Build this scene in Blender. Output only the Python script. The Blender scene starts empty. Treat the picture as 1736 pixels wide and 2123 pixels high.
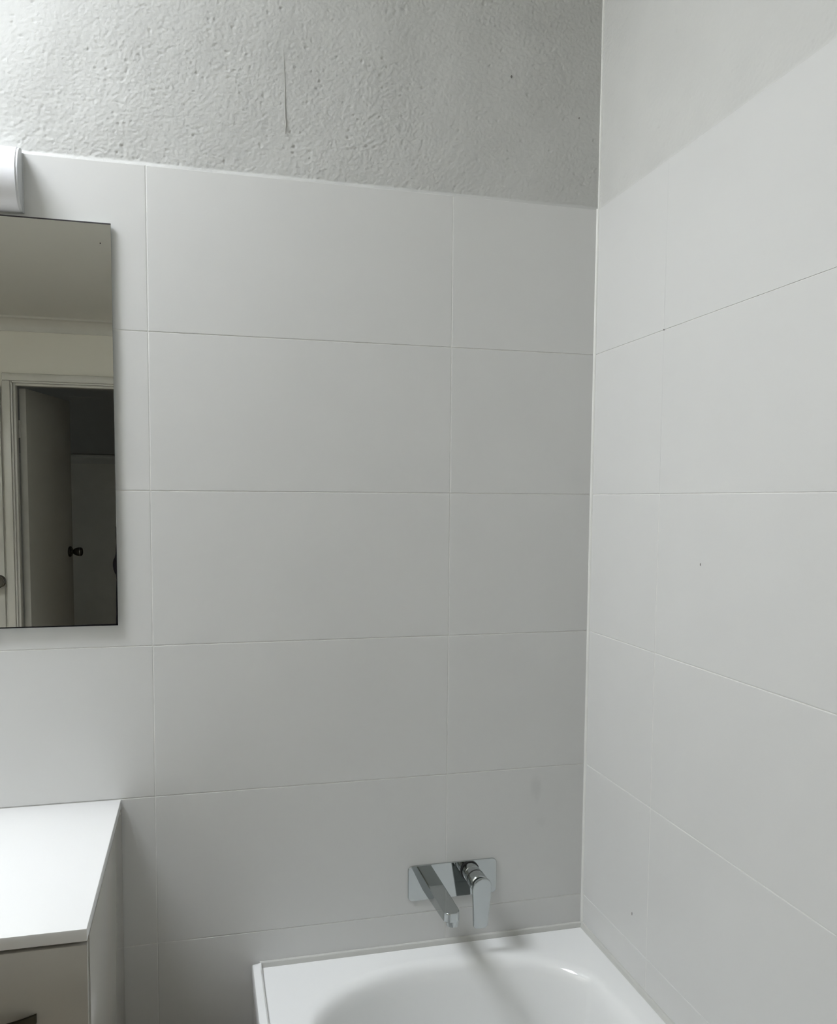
import bpy, bmesh, math, random
import numpy as np
from mathutils import Vector, Matrix, noise

random.seed(4)
S = bpy.context.scene
C = S.collection

# ------------------------------------------------------------------ camera
# corner of the two tiled walls: x=0 is the right wall, y=0 the back wall, z up
W, H = 1736.0, 2123.0
FPX, PX, PY = 1701.8, 834.5, 1158.8
yaw, pitch, roll = 0.2411, -0.0718, 0.0066
fw = Vector((math.sin(yaw) * math.cos(pitch), math.cos(yaw) * math.cos(pitch), math.sin(pitch)))
rt = Vector((math.cos(yaw), -math.sin(yaw), 0))
up = rt.cross(fw)
r2 = math.cos(roll) * rt + math.sin(roll) * up
u2 = -math.sin(roll) * rt + math.cos(roll) * up
cam_d = bpy.data.cameras.new('camera')
cam = bpy.data.objects.new('camera', cam_d); C.objects.link(cam)
cam.matrix_world = Matrix(((r2.x, u2.x, -fw.x, -0.8307), (r2.y, u2.y, -fw.y, -1.6481),
                           (r2.z, u2.z, -fw.z, 1.4856), (0, 0, 0, 1)))
cam_d.sensor_fit = 'HORIZONTAL'; cam_d.sensor_width = 36.0
cam_d.lens = FPX / W * 36.0
cam_d.shift_x = (W / 2 - PX) / W
cam_d.shift_y = (PY - H / 2) / W
cam_d.clip_start = 0.02
S.camera = cam

# ------------------------------------------------------------------ world, exposure
wd = bpy.data.worlds.new('sky'); S.world = wd; wd.use_nodes = True
wd.node_tree.nodes['Background'].inputs[0].default_value = (0.75, 0.86, 1.0, 1)
wd.node_tree.nodes['Background'].inputs[1].default_value = 0.6
S.view_settings.view_transform = 'Standard'
try: S.view_settings.look = 'None'
except Exception: pass
S.view_settings.gamma = 1.0
S.view_settings.use_curve_mapping = False
S.view_settings.exposure = 0.0
SKY_STRENGTH = 41.5            # daylight coming through the opal roof light
SKY_COLOR = (0.955, 1.0, 1.065)
SKYLIGHT = (-1.84, -0.41, 2.98, 0.70, 0.44)   # centre x, y, height, size x, size y

# ------------------------------------------------------------------ materials
def mat(name, col, rough=0.5, metal=0.0, spec=0.5, var=0.0, vscale=6.0, bump=0.0, bscale=60.0,
        bdist=0.002, detail=4.0, coat=0.0, emit=None):
    m = bpy.data.materials.new(name); m.use_nodes = True
    nt = m.node_tree; b = nt.nodes['Principled BSDF']
    b.inputs['Base Color'].default_value = (*col, 1)
    b.inputs['Roughness'].default_value = rough
    b.inputs['Metallic'].default_value = metal
    b.inputs['Specular IOR Level'].default_value = spec
    b.inputs['Coat Weight'].default_value = coat
    tc = nt.nodes.new('ShaderNodeNewGeometry')
    if var:
        n = nt.nodes.new('ShaderNodeTexNoise'); n.inputs['Scale'].default_value = vscale
        n.inputs['Detail'].default_value = 3
        nt.links.new(tc.outputs['Position'], n.inputs['Vector'])
        r = nt.nodes.new('ShaderNodeMapRange')
        r.inputs[1].default_value = 0.3; r.inputs[2].default_value = 0.7
        r.inputs[3].default_value = 1 - var; r.inputs[4].default_value = 1 + var
        nt.links.new(n.outputs['Fac'], r.inputs[0])
        x = nt.nodes.new('ShaderNodeVectorMath'); x.operation = 'SCALE'
        x.inputs[0].default_value = col
        nt.links.new(r.outputs[0], x.inputs['Scale'])
        nt.links.new(x.outputs[0], b.inputs['Base Color'])
    if bump:
        n2 = nt.nodes.new('ShaderNodeTexNoise'); n2.inputs['Scale'].default_value = bscale
        n2.inputs['Detail'].default_value = detail
        nt.links.new(tc.outputs['Position'], n2.inputs['Vector'])
        bp = nt.nodes.new('ShaderNodeBump'); bp.inputs['Strength'].default_value = bump
        bp.inputs['Distance'].default_value = bdist
        nt.links.new(n2.outputs['Fac'], bp.inputs['Height'])
        nt.links.new(bp.outputs[0], b.inputs['Normal'])
    if emit:
        b.inputs['Emission Color'].default_value = (*emit[0], 1)
        b.inputs['Emission Strength'].default_value = emit[1]
    return m

M = {}
M['tile'] = mat('white_satin_tile', (0.692, 0.692, 0.678), 0.33, var=0.012, vscale=5, bump=0.05, bscale=300, bdist=0.0006)
def add_smudge(m, centre, size, dark):
    """a faint water stain with its own shape on the glazed tile"""
    nt = m.node_tree; b = nt.nodes['Principled BSDF']; src = b.inputs['Base Color'].links[0].from_socket
    g = nt.nodes.new('ShaderNodeNewGeometry')
    mp = nt.nodes.new('ShaderNodeMapping'); mp.vector_type = 'POINT'
    mp.inputs['Scale'].default_value = [1 / k for k in size]
    mp.inputs['Location'].default_value = [-c / k for c, k in zip(centre, size)]
    nt.links.new(g.outputs['Position'], mp.inputs['Vector'])
    nz = nt.nodes.new('ShaderNodeTexNoise'); nz.inputs['Scale'].default_value = 1.3; nz.inputs['Detail'].default_value = 4
    nt.links.new(mp.outputs[0], nz.inputs['Vector'])
    ln = nt.nodes.new('ShaderNodeVectorMath'); ln.operation = 'LENGTH'; nt.links.new(mp.outputs[0], ln.inputs[0])
    ad = nt.nodes.new('ShaderNodeMath'); ad.operation = 'ADD'; nt.links.new(ln.outputs['Value'], ad.inputs[0]); nt.links.new(nz.outputs['Fac'], ad.inputs[1])
    mr = nt.nodes.new('ShaderNodeMapRange'); mr.interpolation_type = 'SMOOTHSTEP'
    mr.inputs[1].default_value = 0.7; mr.inputs[2].default_value = 1.5; mr.inputs[3].default_value = 1 - dark; mr.inputs[4].default_value = 1
    nt.links.new(ad.outputs[0], mr.inputs[0])
    sc = nt.nodes.new('ShaderNodeVectorMath'); sc.operation = 'SCALE'
    nt.links.new(src, sc.inputs[0]); nt.links.new(mr.outputs[0], sc.inputs['Scale']); nt.links.new(sc.outputs[0], b.inputs['Base Color'])
add_smudge(M['tile'], (-0.118, 0.0, 0.852), (0.018, 0.05, 0.040), 0.09)
add_smudge(M['tile'], (-0.105, 0.0, 0.775), (0.016, 0.05, 0.016), 0.04)
M['grout'] = mat('pale_grout', (0.82, 0.815, 0.79), 0.9, var=0.06, vscale=40)
M['render'] = mat('painted_render', (0.555, 0.557, 0.538), 0.75, var=0.02, vscale=8, bump=0.35, bscale=420, bdist=0.001)
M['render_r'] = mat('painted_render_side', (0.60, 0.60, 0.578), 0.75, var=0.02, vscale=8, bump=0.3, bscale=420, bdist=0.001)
M['caulk'] = mat('white_silicone', (0.80, 0.80, 0.77), 0.4)
M['sealant'] = mat('grey_silicone', (0.60, 0.60, 0.57), 0.45)
M['crack'] = mat('grey_hairline_crack', (0.44, 0.43, 0.41), 0.9)
M['speck'] = mat('dark_speck', (0.18, 0.17, 0.16), 0.8)
M['paint'] = mat('cream_wall_paint', (0.84, 0.81, 0.71), 0.7, bump=0.06, bscale=200, bdist=0.0006)
M['ceil'] = mat('ceiling_paint', (0.70, 0.69, 0.64), 0.85)
M['gloss'] = mat('gloss_trim_paint', (0.66, 0.645, 0.58), 0.22, var=0.02, vscale=20, bump=0.02, bscale=90, bdist=0.0005)
M['door'] = mat('painted_door', (0.62, 0.61, 0.55), 0.3, bump=0.04, bscale=120, bdist=0.0005)
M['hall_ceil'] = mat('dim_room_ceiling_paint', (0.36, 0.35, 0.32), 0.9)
M['hall_door_shaded'] = mat('door_paint_shaded', (0.42, 0.41, 0.36), 0.3, bump=0.04, bscale=120, bdist=0.0005)  # door paint darkened: the dim light on the leaf is in the colour
M['floor'] = mat('grey_floor_tile', (0.33, 0.26, 0.18), 0.45, var=0.08, vscale=3)
M['enamel'] = mat('bath_enamel', (0.91, 0.915, 0.905), 0.08, spec=0.5, coat=0.3)
M['lam'] = mat('white_laminate', (0.84, 0.84, 0.83), 0.22)
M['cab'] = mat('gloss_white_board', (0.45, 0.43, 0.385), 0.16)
M['cabedge'] = mat('white_board_edge', (0.72, 0.73, 0.71), 0.35)
M['chrome'] = mat('chrome', (0.45, 0.475, 0.475), 0.05, metal=1.0)
M['steel'] = mat('dark_satin_steel', (0.17, 0.165, 0.155), 0.2, metal=1.0)
M['bronze'] = mat('dark_handle_metal', (0.05, 0.044, 0.03), 0.3, metal=1.0)
M['rubber'] = mat('black_rubber', (0.012, 0.012, 0.012), 0.5)
M['mirror'] = mat('mirror_silver', (0.90, 0.91, 0.89), 0.0, metal=1.0)
M['glassedge'] = mat('mirror_glass_edge', (0.55, 0.62, 0.57), 0.15)
M['black'] = mat('desilvered_black', (0.006, 0.005, 0.006), 0.8, spec=0.08)
M['darkline'] = mat('desilvered_grey', (0.05, 0.046, 0.05), 0.8, spec=0.1)
M['backing'] = mat('grey_backing_board', (0.25, 0.25, 0.25), 0.8)
M['acrylic'] = mat('white_acrylic', (0.82, 0.825, 0.85), 0.18)
M['endcap'] = mat('white_plastic', (0.66, 0.67, 0.68), 0.4)
M['frame'] = mat('white_frame', (0.8, 0.8, 0.8), 0.5)
M['pane'] = mat('opal_roof_light', (0.8, 0.8, 0.8), 0.5, emit=(SKY_COLOR, SKY_STRENGTH))

# ------------------------------------------------------------------ helpers
def link(name, me, m=None, parent=None):
    o = bpy.data.objects.new(name, me); C.objects.link(o)
    if m is not None and me is not None and not me.materials: me.materials.append(M[m] if isinstance(m, str) else m)
    if parent: o.parent = parent
    return o
def mesh(name, verts, faces, smooth=None):
    me = bpy.data.meshes.new(name); me.from_pydata([tuple(v) for v in verts], [], faces); me.update()
    fix(me, smooth); return me
def fix(me, smooth=None):
    b = bmesh.new(); b.from_mesh(me); bmesh.ops.recalc_face_normals(b, faces=b.faces); b.to_mesh(me); b.free()
    if smooth:
        me.polygons.foreach_set('use_smooth', [True] * len(me.polygons))
        me.set_sharp_from_angle(angle=math.radians(smooth))
def bm_mesh(bm, name, smooth=None):
    bmesh.ops.recalc_face_normals(bm, faces=bm.faces)
    me = bpy.data.meshes.new(name); bm.to_mesh(me); bm.free()
    if smooth:
        me.polygons.foreach_set('use_smooth', [True] * len(me.polygons))
        me.set_sharp_from_angle(angle=math.radians(smooth))
    return me
def box(name, lo, hi, m, parent=None, bevel=0.0, seg=2):
    bm = bmesh.new(); bmesh.ops.create_cube(bm, size=1)
    for v in bm.verts:
        v.co = Vector([(lo[i] + hi[i]) / 2 + v.co[i] * (hi[i] - lo[i]) for i in range(3)])
    if bevel:
        bmesh.ops.bevel(bm, geom=bm.edges[:], offset=bevel, segments=seg, profile=0.5, affect='EDGES')
    return link(name, bm_mesh(bm, name, 40 if bevel else None), m, parent)
def prism(name, pts, axis, a, b, m, parent=None, smooth=None):
    """2-D outline pts swept along an axis: axis x -> pts are (y,z); y -> (x,z); z -> (x,y)"""
    def P(p, t):
        return {'x': (t, p[0], p[1]), 'y': (p[0], t, p[1]), 'z': (p[0], p[1], t)}[axis]
    n = len(pts)
    v = [P(p, a) for p in pts] + [P(p, b) for p in pts]
    f = [[i, (i + 1) % n, n + (i + 1) % n, n + i] for i in range(n)] + [list(range(n)), list(range(n, 2 * n))]
    return link(name, mesh(name, v, f, smooth), m, parent)
def loft(name, rings, m, parent=None, smooth=35, cap=True):
    n = len(rings[0]); v = [p for r in rings for p in r]; f = []
    for k in range(len(rings) - 1):
        for i in range(n):
            j = (i + 1) % n
            f.append([k * n + i, k * n + j, (k + 1) * n + j, (k + 1) * n + i])
    if cap: f += [list(range(n)), list(range((len(rings) - 1) * n, len(rings) * n))]
    return link(name, mesh(name, v, f, smooth), m, parent)
def lathe(name, prof, origin, axis, m, parent=None, n=48, smooth=35):
    """prof: (distance along axis, radius)"""
    ax = Vector(axis).normalized(); a = ax.orthogonal().normalized(); b = ax.cross(a)
    o = Vector(origin)
    rings = [[o + ax * t + (a * math.cos(2 * math.pi * i / n) + b * math.sin(2 * math.pi * i / n)) * max(r, 1e-5)
              for i in range(n)] for t, r in prof]
    return loft(name, rings, m, parent, smooth)
def flat_normals(o):
    w = o.modifiers.new('weighted_normals', 'WEIGHTED_NORMAL'); w.keep_sharp = True; w.weight = 80; return o
def struct(o, label=None):
    o['kind'] = 'structure'
    if label: o['label'] = label
    return o
def empty(name, loc=(0, 0, 0)):
    o = bpy.data.objects.new(name, None); C.objects.link(o); o.location = loc; o.empty_display_size = 0.05
    return o
def tag(o, label, cat):
    o['label'] = label; o['category'] = cat; return o
def adopt(root, *objs):
    """parent objects built in world space to a root that stands at its own base point"""
    bpy.context.view_layer.update()
    inv = Matrix.Translation(root.location).inverted()
    for o in objs:
        o.parent = root; o.matrix_parent_inverse = inv

# ------------------------------------------------------------------ room dimensions
XL = -2.60               # left wall
YF = -2.78               # wall with the door, behind the camera
ZC = 2.357               # lower ceiling
ZW = 2.98                # raised ceiling over bath and vanity
YB = -1.15               # where the raised part starts
TOP = 2.1044             # top of the wall tiles
G = 0.0008               # half a grout joint
REC = 0.0010             # grout sits this far behind the tile face

# ------------------------------------------------------------------ walls
wall_back = struct(box('wall_back', (XL - 0.1, REC, -0.1), (0.1, 0.12, TOP - 0.002), 'grout'),
                   'back wall of white tiles below textured white render')
box('wall_core', (XL - 0.1, 0.010, TOP - 0.002), (0.1, 0.12, ZW + 0.05), 'render', wall_back)
wall_right = struct(box('wall_right', (REC, YF - 0.1, -0.1), (0.12, REC, TOP - 0.002), 'grout'),
                    'right wall of white tiles below textured white render')
box('wall_core', (0.010, YF - 0.1, TOP - 0.002), (0.12, 0.010, ZW + 0.05), 'render_r', wall_right)
struct(box('wall_left', (XL - 0.1, YF, -0.1), (XL, REC, ZW + 0.05), 'paint'), 'plain painted left wall')
struct(box('floor', (XL - 0.1, -5.3, -0.1), (0.1, 0.1, 0.0), 'floor'), 'grey floor')

# tiles: one shared mesh for each size, bevelled arrises
_tm = {}
def tile_mesh(w, h, t=0.006, bv=0.0008):
    k = (round(w, 4), round(h, 4), bv)
    if k not in _tm:
        a, c = w / 2, h / 2
        v = []
        for (dx, dz, y) in ((a - bv, c - bv, 0.0), (a - bv * 0.3, c - bv * 0.3, bv * 0.3), (a, c, bv), (a, c, t)):
            v += [(-dx, y, -dz), (dx, y, -dz), (dx, y, dz), (-dx, y, dz)]
        f = [[0, 1, 2, 3]]
        for r in range(3):
            for i in range(4):
                j = (i + 1) % 4
                f.append([r * 4 + i, r * 4 + 4 + i, r * 4 + 4 + j, r * 4 + j])
        me = mesh('tile', v, f); me.materials.append(M['tile']); _tm[k] = me
    return _tm[k]
rows = [TOP, 1.8, 1.5, 1.2, 0.9, 0.6, 0.3, 0.0]
tiles_back = []
cols_back = [0.0, -0.3235, -0.9235, -1.5235, -2.1235, XL]
cols_right = [0.0, -0.2721, -0.8721, -1.4721, -2.0721, -2.6721, YF]
def lay(cols, parent, rot):
    for i in range(len(cols) - 1):
        for j in range(len(rows) - 1):
            x1, x0 = cols[i], cols[i + 1]; z1, z0 = rows[j], rows[j + 1]
            x1 -= 0.0022 if i == 0 else G
            tight = rot and j < 2                    # the two top courses of the right wall are butted close
            if tight and i: x1 += G - 0.0002
            x0 += 0.0002 if tight else G
            z0 += G
            z1 -= 0.0 if j == 0 else G
            o = link('tile', tile_mesh(x1 - x0, z1 - z0, bv=0.0002 if tight else 0.0008))
            cx, cz = (x0 + x1) / 2, (z0 + z1) / 2
            if rot:
                o.location = (0, cx, cz); o.rotation_euler = (0, 0, -math.pi / 2)
            else:
                o.location = (cx, 0, cz)
            # hand-laid: a few hundredths of a degree out of plane
            o.rotation_euler[0] += random.uniform(-0.0005, 0.0005)
            o.rotation_euler[2] += random.uniform(-0.0004, 0.0004)
            o.parent = parent
for c_ in cols_back[1:-1]:                       # upright joints are filled nearly flush
    box('grout_joint', (c_ - G, 0.00025, 0.0), (c_ + G, REC, TOP - 0.001), 'grout', wall_back)
for c_ in cols_right[1:-1]:
    box('grout_joint', (0.00025, c_ - G, 0.0), (REC, c_ + G, 1.5), 'grout', wall_right)
lay(cols_back, wall_back, False)
lay(cols_right, wall_right, True)

# rough render above the tiles: real relief
def fract(x, y, z):
    p = Vector((x, y, z))
    return noise.noise(p)
def render_patch(name, u0, u1, z0, z1, step, parent, side, amp, m):
    nu = int(round((u1 - u0) / step)) + 1; nz = int(round((z1 - z0) / step)) + 1
    us = np.linspace(u0, u1, nu); zs = np.linspace(z0, z1, nz)
    co = np.zeros((nz, nu, 3))
    s0 = 0.0 if side == 'b' else 37.0
    for j, z in enumerate(zs):
        h = z - TOP
        fillet = max(0.0, 1 - max(h, 0) / 0.0065)
        for i, u in enumerate(us):
            big = noise.noise(Vector((u * 3.1 + s0, z * 3.6, 2.0)))
            a = 0.9 + 0.35 * big
            if side == 'b':                               # trowelled smoother towards the top left
                k = min(1.0, max(0.0, (u + 1.20 + (2.42 - z) * 0.9) / 0.45))
                a *= 0.22 + 0.78 * k
            a = amp * max(a, 0.15)
            n1 = noise.noise(Vector((u * 150 + s0, z * 235, 1.3)))
            n2 = noise.noise(Vector((u * 290 + s0, z * 400, 7.7)))
            n3 = noise.noise(Vector((u * 60 + s0, z * 66, 4.4)))
            n4 = noise.noise(Vector((u * 120 + s0, z * 150, 11.2)))
            v = n1 * 0.42 + n2 * 0.62 + 0.10 * n3
            if n4 < -0.42: v += (n4 + 0.42) * 4.0         # open pits between the trowel strokes
            y = 0.0042 - a * v - 0.0018 * noise.noise(Vector((u * 9 + s0, z * 9, 0)))
            y = y * (1 - fillet) + 0.0006 * fillet * (1 + n3)
            co[j, i] = (u, y, z) if side == 'b' else (y, u, z)
    idx = np.arange(nz * nu).reshape(nz, nu)
    f = np.stack([idx[:-1, :-1], idx[:-1, 1:], idx[1:, 1:], idx[1:, :-1]], -1).reshape(-1, 4)
    if side != 'b': f = f[:, ::-1]
    me = bpy.data.meshes.new(name)
    me.vertices.add(nz * nu); me.vertices.foreach_set('co', co.reshape(-1))
    me.loops.add(f.size); me.loops.foreach_set('vertex_index', f.reshape(-1).astype(np.int32))
    me.polygons.add(len(f)); me.polygons.foreach_set('loop_start', np.arange(0, f.size, 4, dtype=np.int32))
    me.update(calc_edges=True); me.validate()
    me.polygons.foreach_set('use_smooth', [True] * len(me.polygons))
    return link(name, me, m, parent)
render_patch('render_coat', -1.60, 0.004, TOP - 0.001, 2.66, 0.0020, wall_back, 'b', 0.00125, 'render')
render_patch('render_coat', -0.95, 0.004, TOP - 0.001, 2.66, 0.0026, wall_right, 'r', 0.0013, 'render_r')
box('render_coat', (XL, 0.0045, TOP), (-1.60, 0.011, ZW), 'render', wall_back)
box('render_coat', (-1.60, 0.0045, 2.655), (0.009, 0.011, ZW), 'render', wall_back)
box('render_coat', (0.0045, YF, TOP), (0.011, -0.95, ZW), 'render_r', wall_right)
box('render_coat', (0.0045, -0.95, 2.655), (0.011, 0.009, ZW), 'render_r', wall_right)

# hairline crack in the render
pts = [(-0.6655, 2.402, .0003), (-0.6652, 2.375, .0005), (-0.6662, 2.35, .0003), (-0.6652, 2.31, .0005), (-0.6640, 2.28, .0008),
       (-0.6640, 2.25, .0011), (-0.6632, 2.222, .0015), (-0.6622, 2.21, .0014), (-0.6630, 2.200, .0018), (-0.6632, 2.19, .0008)]
v = []; f = []
for k, (x, z, w) in enumerate(pts):
    v += [(x - w, 0.0, z), (x - w * .2, -0.0007, z), (x + w, 0.0, z)]
    if k: f += [[3 * k - 3, 3 * k - 2, 3 * k + 1, 3 * k], [3 * k - 2, 3 * k - 1, 3 * k + 2, 3 * k + 1]]
v = [(a, b + 0.0032 + 0.0011 * max(0.0, min(1.0, (c - 2.24) / 0.06)), c) for a, b, c in v]
link('crack', mesh('crack', v, f), 'crack', wall_back)

def speck(x, y, z, rx, rz, parent, side):
    pts = []
    for i in range(7):
        t = 2 * math.pi * i / 7; k = random.uniform(.75, 1.15)
        pts.append((math.cos(t) * rx * k, math.sin(t) * rz * k))
    if side == 'b': prism('chip', [(x + p[0], z + p[1]) for p in pts], 'y', y - 0.0006, y + 0.001, 'speck', parent)
    else: prism('chip', [(y + p[0], z + p[1]) for p in pts], 'x', x - 0.0006, x + 0.001, 'speck', parent)
speck(-0.2004, 0.003, 2.355, .0018, .0026, wall_back, 'b')
speck(-0.047, 0.0035, 2.29, .0012, .0014, wall_back, 'b')
speck(0, -0.2165, 0.6625, .0009, .0035, wall_right, 'r')
speck(0, -0.4091, 1.3789, .0008, .0028, wall_right, 'r')
speck(0, -0.2717, 1.8006, .0009, .0012, wall_right, 'r')

# white silicone in the corner
bead = [(0.0035, 0.0035), (0.0035, -0.0038), (0.0, -0.0044), (-0.0022, -0.0030), (-0.0036, -0.0016), (-0.0044, 0.0), (-0.0038, 0.0035)]
trim = struct(prism('trim_1', bead, 'z', 0.536, TOP + 0.002, 'caulk', None, 50), 'white silicone bead in the corner of the tiled walls')
prism('paint_bead', [(0.010, 0.010), (0.010, 0.0005), (0.0015, 0.0010), (0.0008, 0.0016), (0.0005, 0.010)], 'z', TOP, 2.7, 'caulk', trim, 50)

# ------------------------------------------------------------------ ceilings
struct(box('ceiling', (XL, YF - 0.1, ZC), (0.01, YB, ZC + 0.06), 'ceil'), 'plain painted ceiling beyond the raised part')
struct(box('wall_bulkhead', (XL, YB - 0.06, ZC + 0.06), (0.01, YB, ZW + 0.05), 'ceil'), 'painted upstand of the raised ceiling')
sx, sy, sz, lx, ly = SKYLIGHT
cw = struct(empty('ceiling_raised', (0, 0, ZW)), 'raised ceiling around the roof light')
adopt(cw,
      box('panel', (XL, YB, ZW), (sx - lx / 2, 0.01, ZW + 0.06), 'ceil'),
      box('panel', (sx + lx / 2, YB, ZW), (0.01, 0.01, ZW + 0.06), 'ceil'),
      box('panel', (sx - lx / 2, YB, ZW), (sx + lx / 2, sy - ly / 2, ZW + 0.06), 'ceil'),
      box('panel', (sx - lx / 2, sy + ly / 2, ZW), (sx + lx / 2, 0.01, ZW + 0.06), 'ceil'))
sk = struct(empty('window_1', (sx, sy, ZW)), 'square opal roof light in the raised ceiling')
fr = 0.02
adopt(sk,
      box('pane', (sx - lx / 2, sy - ly / 2, ZW + 0.012), (sx + lx / 2, sy + ly / 2, ZW + 0.018), 'pane'),
      box('frame', (sx - lx / 2 - fr, sy - ly / 2 - fr, ZW - 0.008), (sx - lx / 2, sy + ly / 2 + fr, ZW + 0.02), 'frame'),
      box('frame', (sx + lx / 2, sy - ly / 2 - fr, ZW - 0.008), (sx + lx / 2 + fr, sy + ly / 2 + fr, ZW + 0.02), 'frame'),
      box('frame', (sx - lx / 2, sy - ly / 2 - fr, ZW - 0.008), (sx + lx / 2, sy - ly / 2, ZW + 0.02), 'frame'),
      box('frame', (sx - lx / 2, sy + ly / 2, ZW - 0.008), (sx + lx / 2, sy + ly / 2 + fr, ZW + 0.02), 'frame'))

# ------------------------------------------------------------------ wall with the doorway (seen in the mirror)
DX0, DX1, DZ = -1.722, -0.990, 2.047
wf = struct(empty('wall_front', ((DX0 + DX1) / 2, YF, 0)), 'cream wall with the doorway, seen in the mirror')
adopt(wf,
      box('wall_panel', (XL, YF - 0.10, 0), (DX0 - 0.006, YF, ZC + 0.05), 'paint'),
      box('wall_panel', (DX1 + 0.006, YF - 0.10, 0), (0.1, YF, ZC + 0.05), 'paint'),
      box('wall_panel', (DX0 - 0.006, YF - 0.10, DZ + 0.006), (DX1 + 0.006, YF, ZC + 0.05), 'paint'))
def cove(name, y, z, s, d, x0, x1):
    """cove cornice on a wall facing +y: lip under the ceiling, hollow curve, lip on the wall"""
    p = [(y, z), (y + s + .004, z), (y + s + .004, z - 0.010), (y + s - 0.004, z - 0.011)]
    for i in range(1, 8):
        t = i / 8 * math.pi / 2
        p.append((y + s - 0.004 - (s - 0.016) * math.sin(t), z - 0.011 - (d - 0.018) * (1 - math.cos(t))))
    p += [(y + 0.012, z - d + 0.006), (y + 0.010, z - d), (y, z - d)]
    return prism(name, p, 'x', x0, x1, 'gloss', None, 30)
struct(cove('trim_2', YF, ZC, 0.066, 0.062, XL, 0.0), 'cove cornice above the doorway, seen in the mirror')

fr_ = struct(empty('trim_3', ((DX0 + DX1) / 2, YF, 0)), 'painted frame around the doorway, seen in the mirror')
AW = 0.036
ar = []
for s, x in ((-1, DX0), (1, DX1)):
    e = x + s * 0.008; o = e + s * AW
    ar.append(box('architrave', (min(e, o), YF - 0.0, 0), (max(e, o), YF + 0.016, DZ + 0.008), 'gloss', None, 0.004))
    ar.append(box('jamb', (min(x, x + s * .006), YF - 0.104, 0), (max(x, x + s * .006), YF + 0.004, DZ), 'gloss'))
    ar.append(box('door_stop', (min(x, x - s * .012), YF - 0.062, 0), (max(x, x - s * .012), YF - 0.012, DZ), 'gloss', None, 0.002))
ar.append(box('architrave', (DX0 - 0.008 - AW, YF, DZ + 0.008), (DX1 + 0.008 + AW, YF + 0.016, DZ + 0.008 + AW), 'gloss', None, 0.004))
ar.append(box('jamb', (DX0, YF - 0.104, DZ), (DX1, YF + 0.004, DZ + 0.006), 'gloss'))
ar.append(box('door_stop', (DX0 + .012, YF - 0.062, DZ - 0.012), (DX1 - .012, YF - 0.012, DZ), 'gloss', None, 0.002))
adopt(fr_, *ar)

# open door leaf swung out into the dark room
ang = math.atan2(0.128, 0.49)
d1 = struct(empty('door_1', (-1.716, YF - 0.128, 0)), 'flush door standing open beyond the doorway, seen in the mirror')
d1.rotation_euler = (0, 0, ang)
LL = 0.53
box('leaf', (0.0, -LL, 0.008), (0.034, 0.0, 2.034), 'hall_door_shaded', d1, 0.0015)
box('lit_edge_strip', (0.0005, -0.0005, 0.008), (0.0335, 0.0015, 2.034), 'gloss', d1)  # added paler strip, stands in for light falling on the hinge edge
for z0 in (1.785, 0.20):
    box('hinge', (-0.012, -0.008, z0), (0.004, 0.014, z0 + 0.09), 'gloss', d1, 0.002)
def knob(parent, org, ax, m='steel'):
    prof = [(0, .0), (0, .031), (.004, .031), (.010, .024), (.012, .013), (.022, .012), (.026, .0165), (.034, .0215), (.048, .0245),
            (.063, .0250), (.067, .0225), (.064, .018), (.058, .011), (.057, .006), (.060, .005), (.061, .0)]
    k = lathe('knob', prof, org, ax, m, parent, 40, 30); return k
k1 = knob(d1, (0.034, -LL + 0.040, 1.178), (1, 0, 0))

# closed cupboard door beside the doorway
d2 = struct(empty('door_2', (-2.08, YF, 0)), 'closed door with round knob beside the doorway, seen in the mirror')
adopt(d2, box('leaf', (-2.40, YF + 0.001, 0.01), (-1.7745, YF + 0.022, 2.03), 'door', None, 0.002),
      lathe('knob', [(0, .0), (0, .031), (.004, .031), (.010, .024), (.012, .013), (.022, .012), (.026, .019), (.034, .028), (.046, .031),
                     (.054, .0305), (.057, .028), (.055, .024), (.050, .012), (.049, .007), (.054, .006), (.055, .0)],
            (-1.7985, YF + 0.022, 1.072), (0, 1, 0), 'steel', None, 48, 30))

# dark room beyond the door: low wall with cornice under a raked ceiling
YH = -5.20
struct(box('wall_hall', (-3.2, YH - 0.1, -0.1), (0.1, YH, 1.86), 'paint'), 'low dim wall of the room beyond the doorway')
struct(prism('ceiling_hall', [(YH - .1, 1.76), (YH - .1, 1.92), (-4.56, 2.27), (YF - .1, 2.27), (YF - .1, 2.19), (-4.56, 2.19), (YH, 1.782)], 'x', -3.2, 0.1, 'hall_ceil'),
       'raked ceiling of the dim room beyond the doorway')
struct(cove('trim_4', YH, 1.818, 0.066, 0.066, -3.2, 0.1), 'cornice on the low wall of the dim room')
struct(box('wall_hall_left', (-3.3, YH, -0.1), (-3.2, YF - 0.1, 2.3), 'paint'), 'side wall of the dim room, left')
struct(box('wall_hall_right', (0.1, YH, -0.1), (0.2, YF - 0.1, 2.3), 'paint'), 'side wall of the dim room, right')
struct(box('wall_hall_return', (-3.2, YF - 0.1, -0.1), (XL, YF - 0.0, 2.3), 'paint'), 'return wall of the dim room')

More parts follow.
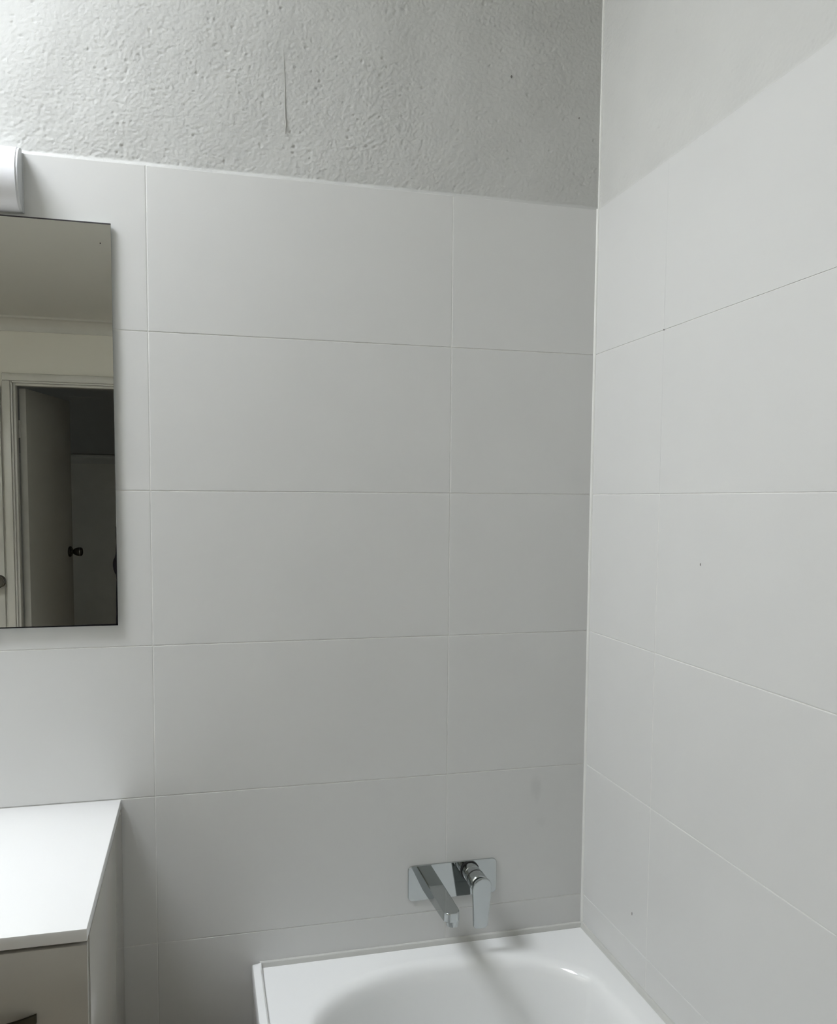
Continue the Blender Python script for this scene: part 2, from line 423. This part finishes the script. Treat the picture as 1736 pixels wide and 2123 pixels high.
# ------------------------------------------------------------------ bathtub
bath = tag(empty('bathtub', (-0.36, -0.83, 0)), 'white enamel bathtub with raised rim set in the tiled corner', 'bathtub')
cx, cyb = -0.352, -0.83
angs = sorted(set([2 * math.pi * i / 160 for i in range(160)]))
def open_curve(t, off, depth=0.0):
    """stadium-like opening: half-ellipse ends, nearly straight sides; off grows it outwards"""
    ax, half, ay = 0.299 + off, 0.545, 0.213 + off
    c, s = math.cos(t), math.sin(t)
    n = 2.25
    x = ax * math.copysign(abs(c) ** (2 / n), c)
    y = math.copysign(abs(s) ** (2 / n), s)
    y = ay * y + math.copysign(half * min(1, abs(s) * 3.0), s)
    return cx + x, cyb + 0.008 + y
def rect_pt(p, L, R, B, F):
    dx, dy = p[0] - cx, p[1] - cyb
    k = 1e9
    if dx > 1e-9: k = min(k, (R - cx) / dx)
    if dx < -1e-9: k = min(k, (L - cx) / dx)
    if dy > 1e-9: k = min(k, (B - cyb) / dy)
    if dy < -1e-9: k = min(k, (F - cyb) / dy)
    return cx + dx * k, cyb + dy * k
# resample so that the four rim corners are hit exactly
base = [open_curve(t, 0.0) for t in angs]
FT = -1.668
RIM, LIP = 0.525, 0.5345
rects = [(-0.7180, -0.0052, -0.0052, FT + 0.020, RIM), (-0.7186, -0.0048, -0.0048, FT + 0.0194, RIM + 0.0010), (-0.7198, -0.0040, -0.0040, FT + 0.018, LIP - 0.0025),
         (-0.7225, -0.0028, -0.0028, FT + 0.015, LIP), (-0.7325, -0.0012, -0.0016, FT + 0.0055, LIP), (-0.7365, -0.0010, -0.0013, FT + 0.002, LIP - 0.0015),
         (-0.7385, -0.0010, -0.0012, FT, LIP - 0.006), (-0.7385, -0.0010, -0.0012, FT, 0.497), (-0.7330, -0.003, -0.003, FT + 0.006, 0.495)]
dirs = [math.atan2(p[1] - cyb, p[0] - cx) for p in base]
for (L, R, B, F, z) in rects[:1] + rects[6:7]:
    for X in (L, R):
        for Y in (B, F): dirs.append(math.atan2(Y - cyb, X - cx))
dirs = sorted(set(round(d, 6) for d in dirs))
def opening_at(d, off):
    # intersect direction d from the centre with the opening curve (bisection on the parameter)
    lo, hi = d - 1.45, d + 1.45
    def g(t):
        p = open_curve(t, off); a = math.atan2(p[1] - cyb - 0.008, p[0] - cx) - d
        return (a + math.pi) % (2 * math.pi) - math.pi
    for _ in range(40):
        m_ = (lo + hi) / 2
        if g(m_) > 0: hi = m_
        else: lo = m_
    return open_curve((lo + hi) / 2, off)
rings = []
for (L, R, B, F, z) in reversed(rects):
    rings.append([(*rect_pt((cx + math.cos(d), cyb + math.sin(d)), L, R, B, F), z) for d in dirs])
prof = [(0.018, RIM), (0.012, RIM - 0.0004), (0.006, RIM - 0.002), (0.0, RIM - 0.006), (-0.006, RIM - 0.013), (-0.010, RIM - 0.022), (-0.014, RIM - 0.040),
        (-0.022, RIM - 0.10), (-0.034, RIM - 0.19), (-0.050, RIM - 0.28), (-0.068, RIM - 0.335), (-0.095, RIM - 0.365), (-0.14, RIM - 0.378), (-0.20, RIM - 0.382)]
for off, z in prof:
    rings.append([(*opening_at(d, off), z) for d in dirs])
shell = loft('shell', rings, 'enamel', None, 32, cap=False)
# close the floor of the tub
me = shell.data; n = len(dirs)
bm = bmesh.new(); bm.from_mesh(me); bm.verts.ensure_lookup_table()
bm.faces.new([bm.verts[len(bm.verts) - n + i] for i in range(n)])
shell.data = bm_mesh(bm, 'shell', 32); shell.data.materials.append(M['enamel'])
adopt(bath, shell,
      box('side_panel', (-0.7372, FT + 0.004, 0.0), (-0.722, -0.0015, 0.4945), 'cab', None, 0.001),
      box('end_panel', (-0.722, FT + 0.004, 0.0), (-0.002, FT + 0.02, 0.4945), 'cab', None, 0.001),
      lathe('waste', [(0, 0), (0, .032), (.002, .031), (.003, .020), (.006, .018), (.007, 0)], (-0.352, -0.40, RIM - 0.3825), (0, 0, 1), 'chrome', None, 32))

seal = [(0.0, 0.5358), (-0.0030, 0.5355), (-0.0046, 0.5338), (-0.0070, 0.5260), (-0.0070, 0.5235), (0.0, 0.5235)]
struct(prism('trim_5', seal, 'x', -0.7225, -0.002, 'sealant'), 'grey silicone seal between bath and back wall')
struct(prism('trim_6', seal, 'y', FT + 0.02, -0.002, 'sealant'), 'grey silicone seal between bath and right wall')

# ------------------------------------------------------------------ bath mixer on its wall plate
tap = tag(empty('bath_mixer', (-0.309, 0.0, 0.666)), 'chrome wall mixer with lever and spout on one plate above the bath', 'tap')
def rrect(x0, x1, z0, z1, r, n=6):
    p = []
    for (cx_, cz_, a0) in ((x1 - r, z1 - r, 0), (x0 + r, z1 - r, 90), (x0 + r, z0 + r, 180), (x1 - r, z0 + r, 270)):
        for i in range(n + 1):
            a = math.radians(a0 + 90 * i / n); p.append((cx_ + r * math.cos(a), cz_ + r * math.sin(a)))
    return p
pr = []
for (y, ins) in ((-0.0004, 0.0), (-0.0022, 0.0), (-0.0030, 0.0005), (-0.0034, 0.0013)):
    pr.append([(p[0], y, p[1]) for p in rrect(-0.4085 + ins, -0.2090 - ins, 0.6280 + ins, 0.7056 - ins, 0.0105 - ins)])
plate = loft('wall_plate', pr, 'chrome', None, 30)
sp = []
X0, X1, ZT = -0.3768, -0.3436, 0.6812
for y, ins, zb, zt in ((-0.0030, 0.0, 0.6500, ZT), (-0.030, 0.0, 0.6515, ZT), (-0.080, 0.0, 0.6550, ZT), (-0.120, 0.0, 0.6580, ZT), (-0.152, 0.0, 0.6605, ZT),
                       (-0.158, 0.0006, 0.6608, ZT), (-0.163, 0.0024, 0.6612, ZT), (-0.167, 0.0052, 0.6616, ZT - .0002), (-0.1695, 0.0085, 0.6622, ZT - .0006), (-0.1705, 0.0115, 0.663, ZT - .0015)):
    sp.append([(p[0], y, p[1]) for p in rrect(X0 + ins, X1 - ins, zb, zt, min(0.0022, (X1 - X0) / 2 - ins - 1e-4))])
spout = loft('spout', sp, 'chrome', None, 30)
aer = lathe('aerator', [(0, 0), (0, .0108), (.001, .0118), (.0085, .0118), (.010, .0128), (.012, .0128), (.012, 0)], (-0.3575, -0.157, 0.6510), (0, 0, 1), 'chrome', None, 40)
MX, MZ = -0.271, 0.6838
body = lathe('mixer_body', [(0.003, 0), (0.003, .0172), (.0062, .0172), (.0064, .0182), (.0072, .0190), (.0245, .0190), (.0252, .0184), (.0262, .0184), (.027, .0190), (.043, .0190),
                            (.0438, .0182), (.0440, .0172), (.0475, .0172), (.0475, 0)], (MX, 0, MZ), (0, -1, 0), 'chrome', None, 64)
ring1 = lathe('seal_ring', [(0.0033, 0), (0.0033, .0208), (.0064, .0208), (.0064, 0)], (MX, 0, MZ), (0, -1, 0), 'rubber', None, 64)
ring2 = lathe('seal_ring', [(0.0434, 0), (0.0434, .0199), (.0472, .0199), (.0472, 0)], (MX, 0, MZ), (0, -1, 0), 'rubber', None, 64)
cap_ = lathe('cartridge_cap', [(0.0470, 0), (0.0470, .0190), (.0480, .0198), (.066, .0200), (.0705, .0192), (.0728, .0172), (.0735, .013), (.0735, 0)], (MX, 0, MZ), (0, -1, 0), 'chrome', None, 64)
# lever: round head tapering to a blunt paddle
def lever_outline(ins):
    p = []
    r = 0.0212 - ins; hx, hz = MX + 0.0012, MZ - 0.0015
    for i in range(25):
        a = math.radians(-10 + 200 * i / 24); p.append((hx + r * math.cos(a), hz + r * math.sin(a)))
    zb = 0.5815 + ins; wb = 0.0158 - ins; rb = 0.0105
    for i in range(9):
        a = math.radians(180 + 90 * i / 8); p.append((hx + 0.005 - wb + rb + rb * math.cos(a), zb + rb * 0.8 + rb * 0.8 * math.sin(a)))
    for i in range(9):
        a = math.radians(270 + 90 * i / 8); p.append((hx + 0.005 + wb - rb + rb * math.cos(a), zb + rb * 0.8 + rb * 0.8 * math.sin(a)))
    return p
lv = []
for y, ins in ((-0.0738, 0.0022), (-0.0746, 0.0006), (-0.0760, 0.0), (-0.0792, 0.0), (-0.0806, 0.0005), (-0.0814, 0.0018)):
    lv.append([(p[0], y + 0.22 * (MZ - 0.012 - p[1]), p[1]) for p in lever_outline(ins)])
lever = loft('lever', lv, 'chrome', None, 30)
for o_ in (plate, spout, lever): flat_normals(o_)
adopt(tap, plate, spout, body, ring1, ring2, cap_, lever)
aer.parent = spout; aer.matrix_parent_inverse = spout.matrix_parent_inverse.copy()
aer.matrix_parent_inverse = Matrix.Identity(4)

# ------------------------------------------------------------------ vanity
VX0, VX1, VZ = -1.888, -0.9875, 0.8997
vt = tag(box('worktop', (VX0, -0.4975, 0.8818), (VX1, -0.0012, VZ), 'lam', None, 0.0012), 'white laminate vanity top against the tiled wall', 'worktop')
van = tag(empty('vanity_cabinet', ((VX0 + VX1) / 2, -0.24, 0)), 'white vanity cabinet with drawers under the white top', 'cabinet')
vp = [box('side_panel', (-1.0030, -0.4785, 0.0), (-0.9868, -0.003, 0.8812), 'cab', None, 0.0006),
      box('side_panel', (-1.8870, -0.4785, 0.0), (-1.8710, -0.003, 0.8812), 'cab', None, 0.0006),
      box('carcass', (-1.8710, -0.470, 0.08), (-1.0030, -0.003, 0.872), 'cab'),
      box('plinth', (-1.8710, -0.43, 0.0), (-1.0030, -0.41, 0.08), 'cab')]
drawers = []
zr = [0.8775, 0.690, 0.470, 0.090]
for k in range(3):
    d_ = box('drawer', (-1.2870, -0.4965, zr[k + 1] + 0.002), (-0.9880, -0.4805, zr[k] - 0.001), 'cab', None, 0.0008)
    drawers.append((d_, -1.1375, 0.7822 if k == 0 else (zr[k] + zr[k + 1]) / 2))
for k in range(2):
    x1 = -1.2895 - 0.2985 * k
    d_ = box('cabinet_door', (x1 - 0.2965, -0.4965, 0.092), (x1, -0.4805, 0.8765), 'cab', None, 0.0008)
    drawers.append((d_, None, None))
adopt(van, *vp, *[d for d, _, _ in drawers])
for d_, hx, hz in drawers:
    if hx is None:
        bb = [Vector(c) for c in d_.bound_box]; hx = (bb[0].x + bb[6].x) / 2; hz = 0.82
    hw = 0.0838; v = []; f = []
    N = 24
    rings = []
    for i in range(N + 1):
        t = -1 + 2 * i / N
        out = 0.0200 * (1 - abs(t) ** 2.4)
        rings.append([(hx + hw * t, -0.4962 - out, hz - .0060), (hx + hw * t, -0.4962 - out, hz + .0060),
                      (hx + hw * t, -0.4995 - out - .0008, hz + .0060), (hx + hw * t, -0.4995 - out - .0008, hz - .0060)])
    hd = loft('handle', rings, 'bronze', None, 35)
    hd.parent = d_
    hd['label'] = 'dark metal bow handle'

# ------------------------------------------------------------------ mirror
MX0, MX1, MZ0, MZ1, MY = -1.888, -0.9865, 1.2430, 1.9908, -0.0080
mi = tag(empty('wall_mirror', ((MX0 + MX1) / 2, 0.0, MZ0)), 'frameless wall mirror with blackened edges reflecting an open door', 'mirror')
bm = bmesh.new(); bmesh.ops.create_cube(bm, size=1)
for v_ in bm.verts:
    v_.co = Vector(((MX0 + MX1) / 2 + v_.co.x * (MX1 - MX0), MY + 0.0025 + v_.co.y * 0.005, (MZ0 + MZ1) / 2 + v_.co.z * (MZ1 - MZ0)))
me = bm_mesh(bm, 'glass'); me.materials.append(M['mirror']); me.materials.append(M['glassedge'])
for p in me.polygons: p.material_index = 0 if p.normal.y < -0.9 else 1
glass = link('glass', me)
back = box('backing', (MX0 + 0.02, MY + 0.005, MZ0 + 0.02), (MX1 - 0.006, -0.0012, MZ1 - 0.01), 'backing')
e0, e1 = MY - 0.0004, MY + 0.0008
cor = [prism('tarnish', [(MX0, MZ1 - .0020), (MX1 + .0001, MZ1 - .0022), (MX1 + .0001, MZ1 + .0001), (MX0, MZ1 + .0001)], 'y', e0, e1, 'darkline'),
       prism('tarnish', [(MX0, MZ0 - .0001), (MX1 + .0001, MZ0 - .0001), (MX1 + .0001, MZ0 + .0030), (-1.03, MZ0 + .0030), (-1.08, MZ0 + .0022), (MX0, MZ0 + .0024)], 'y', e0, e1, 'black'),
       prism('tarnish', [(MX1 + .0001, MZ0), (MX1 + .0001, 1.432), (MX1 - .0008, 1.432), (MX1 - .0010, 1.415), (MX1 - .0006, 1.40), (MX1 - .0013, 1.392), (MX1 - .0018, 1.380),
                         (MX1 - .0034, 1.3735), (MX1 - .0058, 1.3690), (MX1 - .0072, 1.3635), (MX1 - .0073, 1.3570), (MX1 - .0062, 1.3500), (MX1 - .0042, 1.3440), (MX1 - .0018, 1.3395),
                         (MX1 - .0014, 1.330), (MX1 - .0022, 1.31), (MX1 - .0028, 1.29), (MX1 - .0026, 1.27), (MX1 - .0032, 1.255), (MX1 - .0030, MZ0)], 'y', e0, e1, 'black'),
       prism('tarnish', [(-1.0052 + .0012 * math.cos(t), 1.9539 + .0010 * math.sin(t)) for t in (0, 1.05, 2.1, 3.14, 4.2, 5.2)], 'y', e0, e1, 'black')]
adopt(mi, glass, back, *cor)

# ------------------------------------------------------------------ wall light above the mirror
lamp = tag(empty('wall_light', (-1.436, 0.0, 1.998)), 'white half-round wall light above the mirror, switched off', 'wall light')
LZ0, LZ1, LX0, LX1 = 1.9985, 2.1095, -1.735, -1.1365
def half(d, grow=0.0):
    p = []
    zc, hz = (LZ0 + LZ1) / 2, (LZ1 - LZ0) / 2 + grow
    for i in range(33):
        t = -math.pi / 2 + math.pi * i / 32
        c, s = math.cos(t), math.sin(t)
        p.append((-0.0016 - (d + grow) * abs(c) ** 0.85, zc + hz * s))
    return p
cover = prism('cover', half(0.0470), 'x', LX0 + 0.004, LX1 - 0.004, 'acrylic', None, 40)
c1 = prism('end_cap', half(0.0462, -0.0006), 'x', LX1 - 0.004, LX1, 'endcap', None, 40)
c0 = prism('end_cap', half(0.0462, -0.0006), 'x', LX0, LX0 + 0.004, 'endcap', None, 40)
bp = box('back_plate', (LX0 - 0.001, -0.0030, LZ0 - 0.0005), (LX1 + 0.002, -0.0008, LZ1 - 0.006), 'endcap')
adopt(lamp, cover, c1, c0, bp)
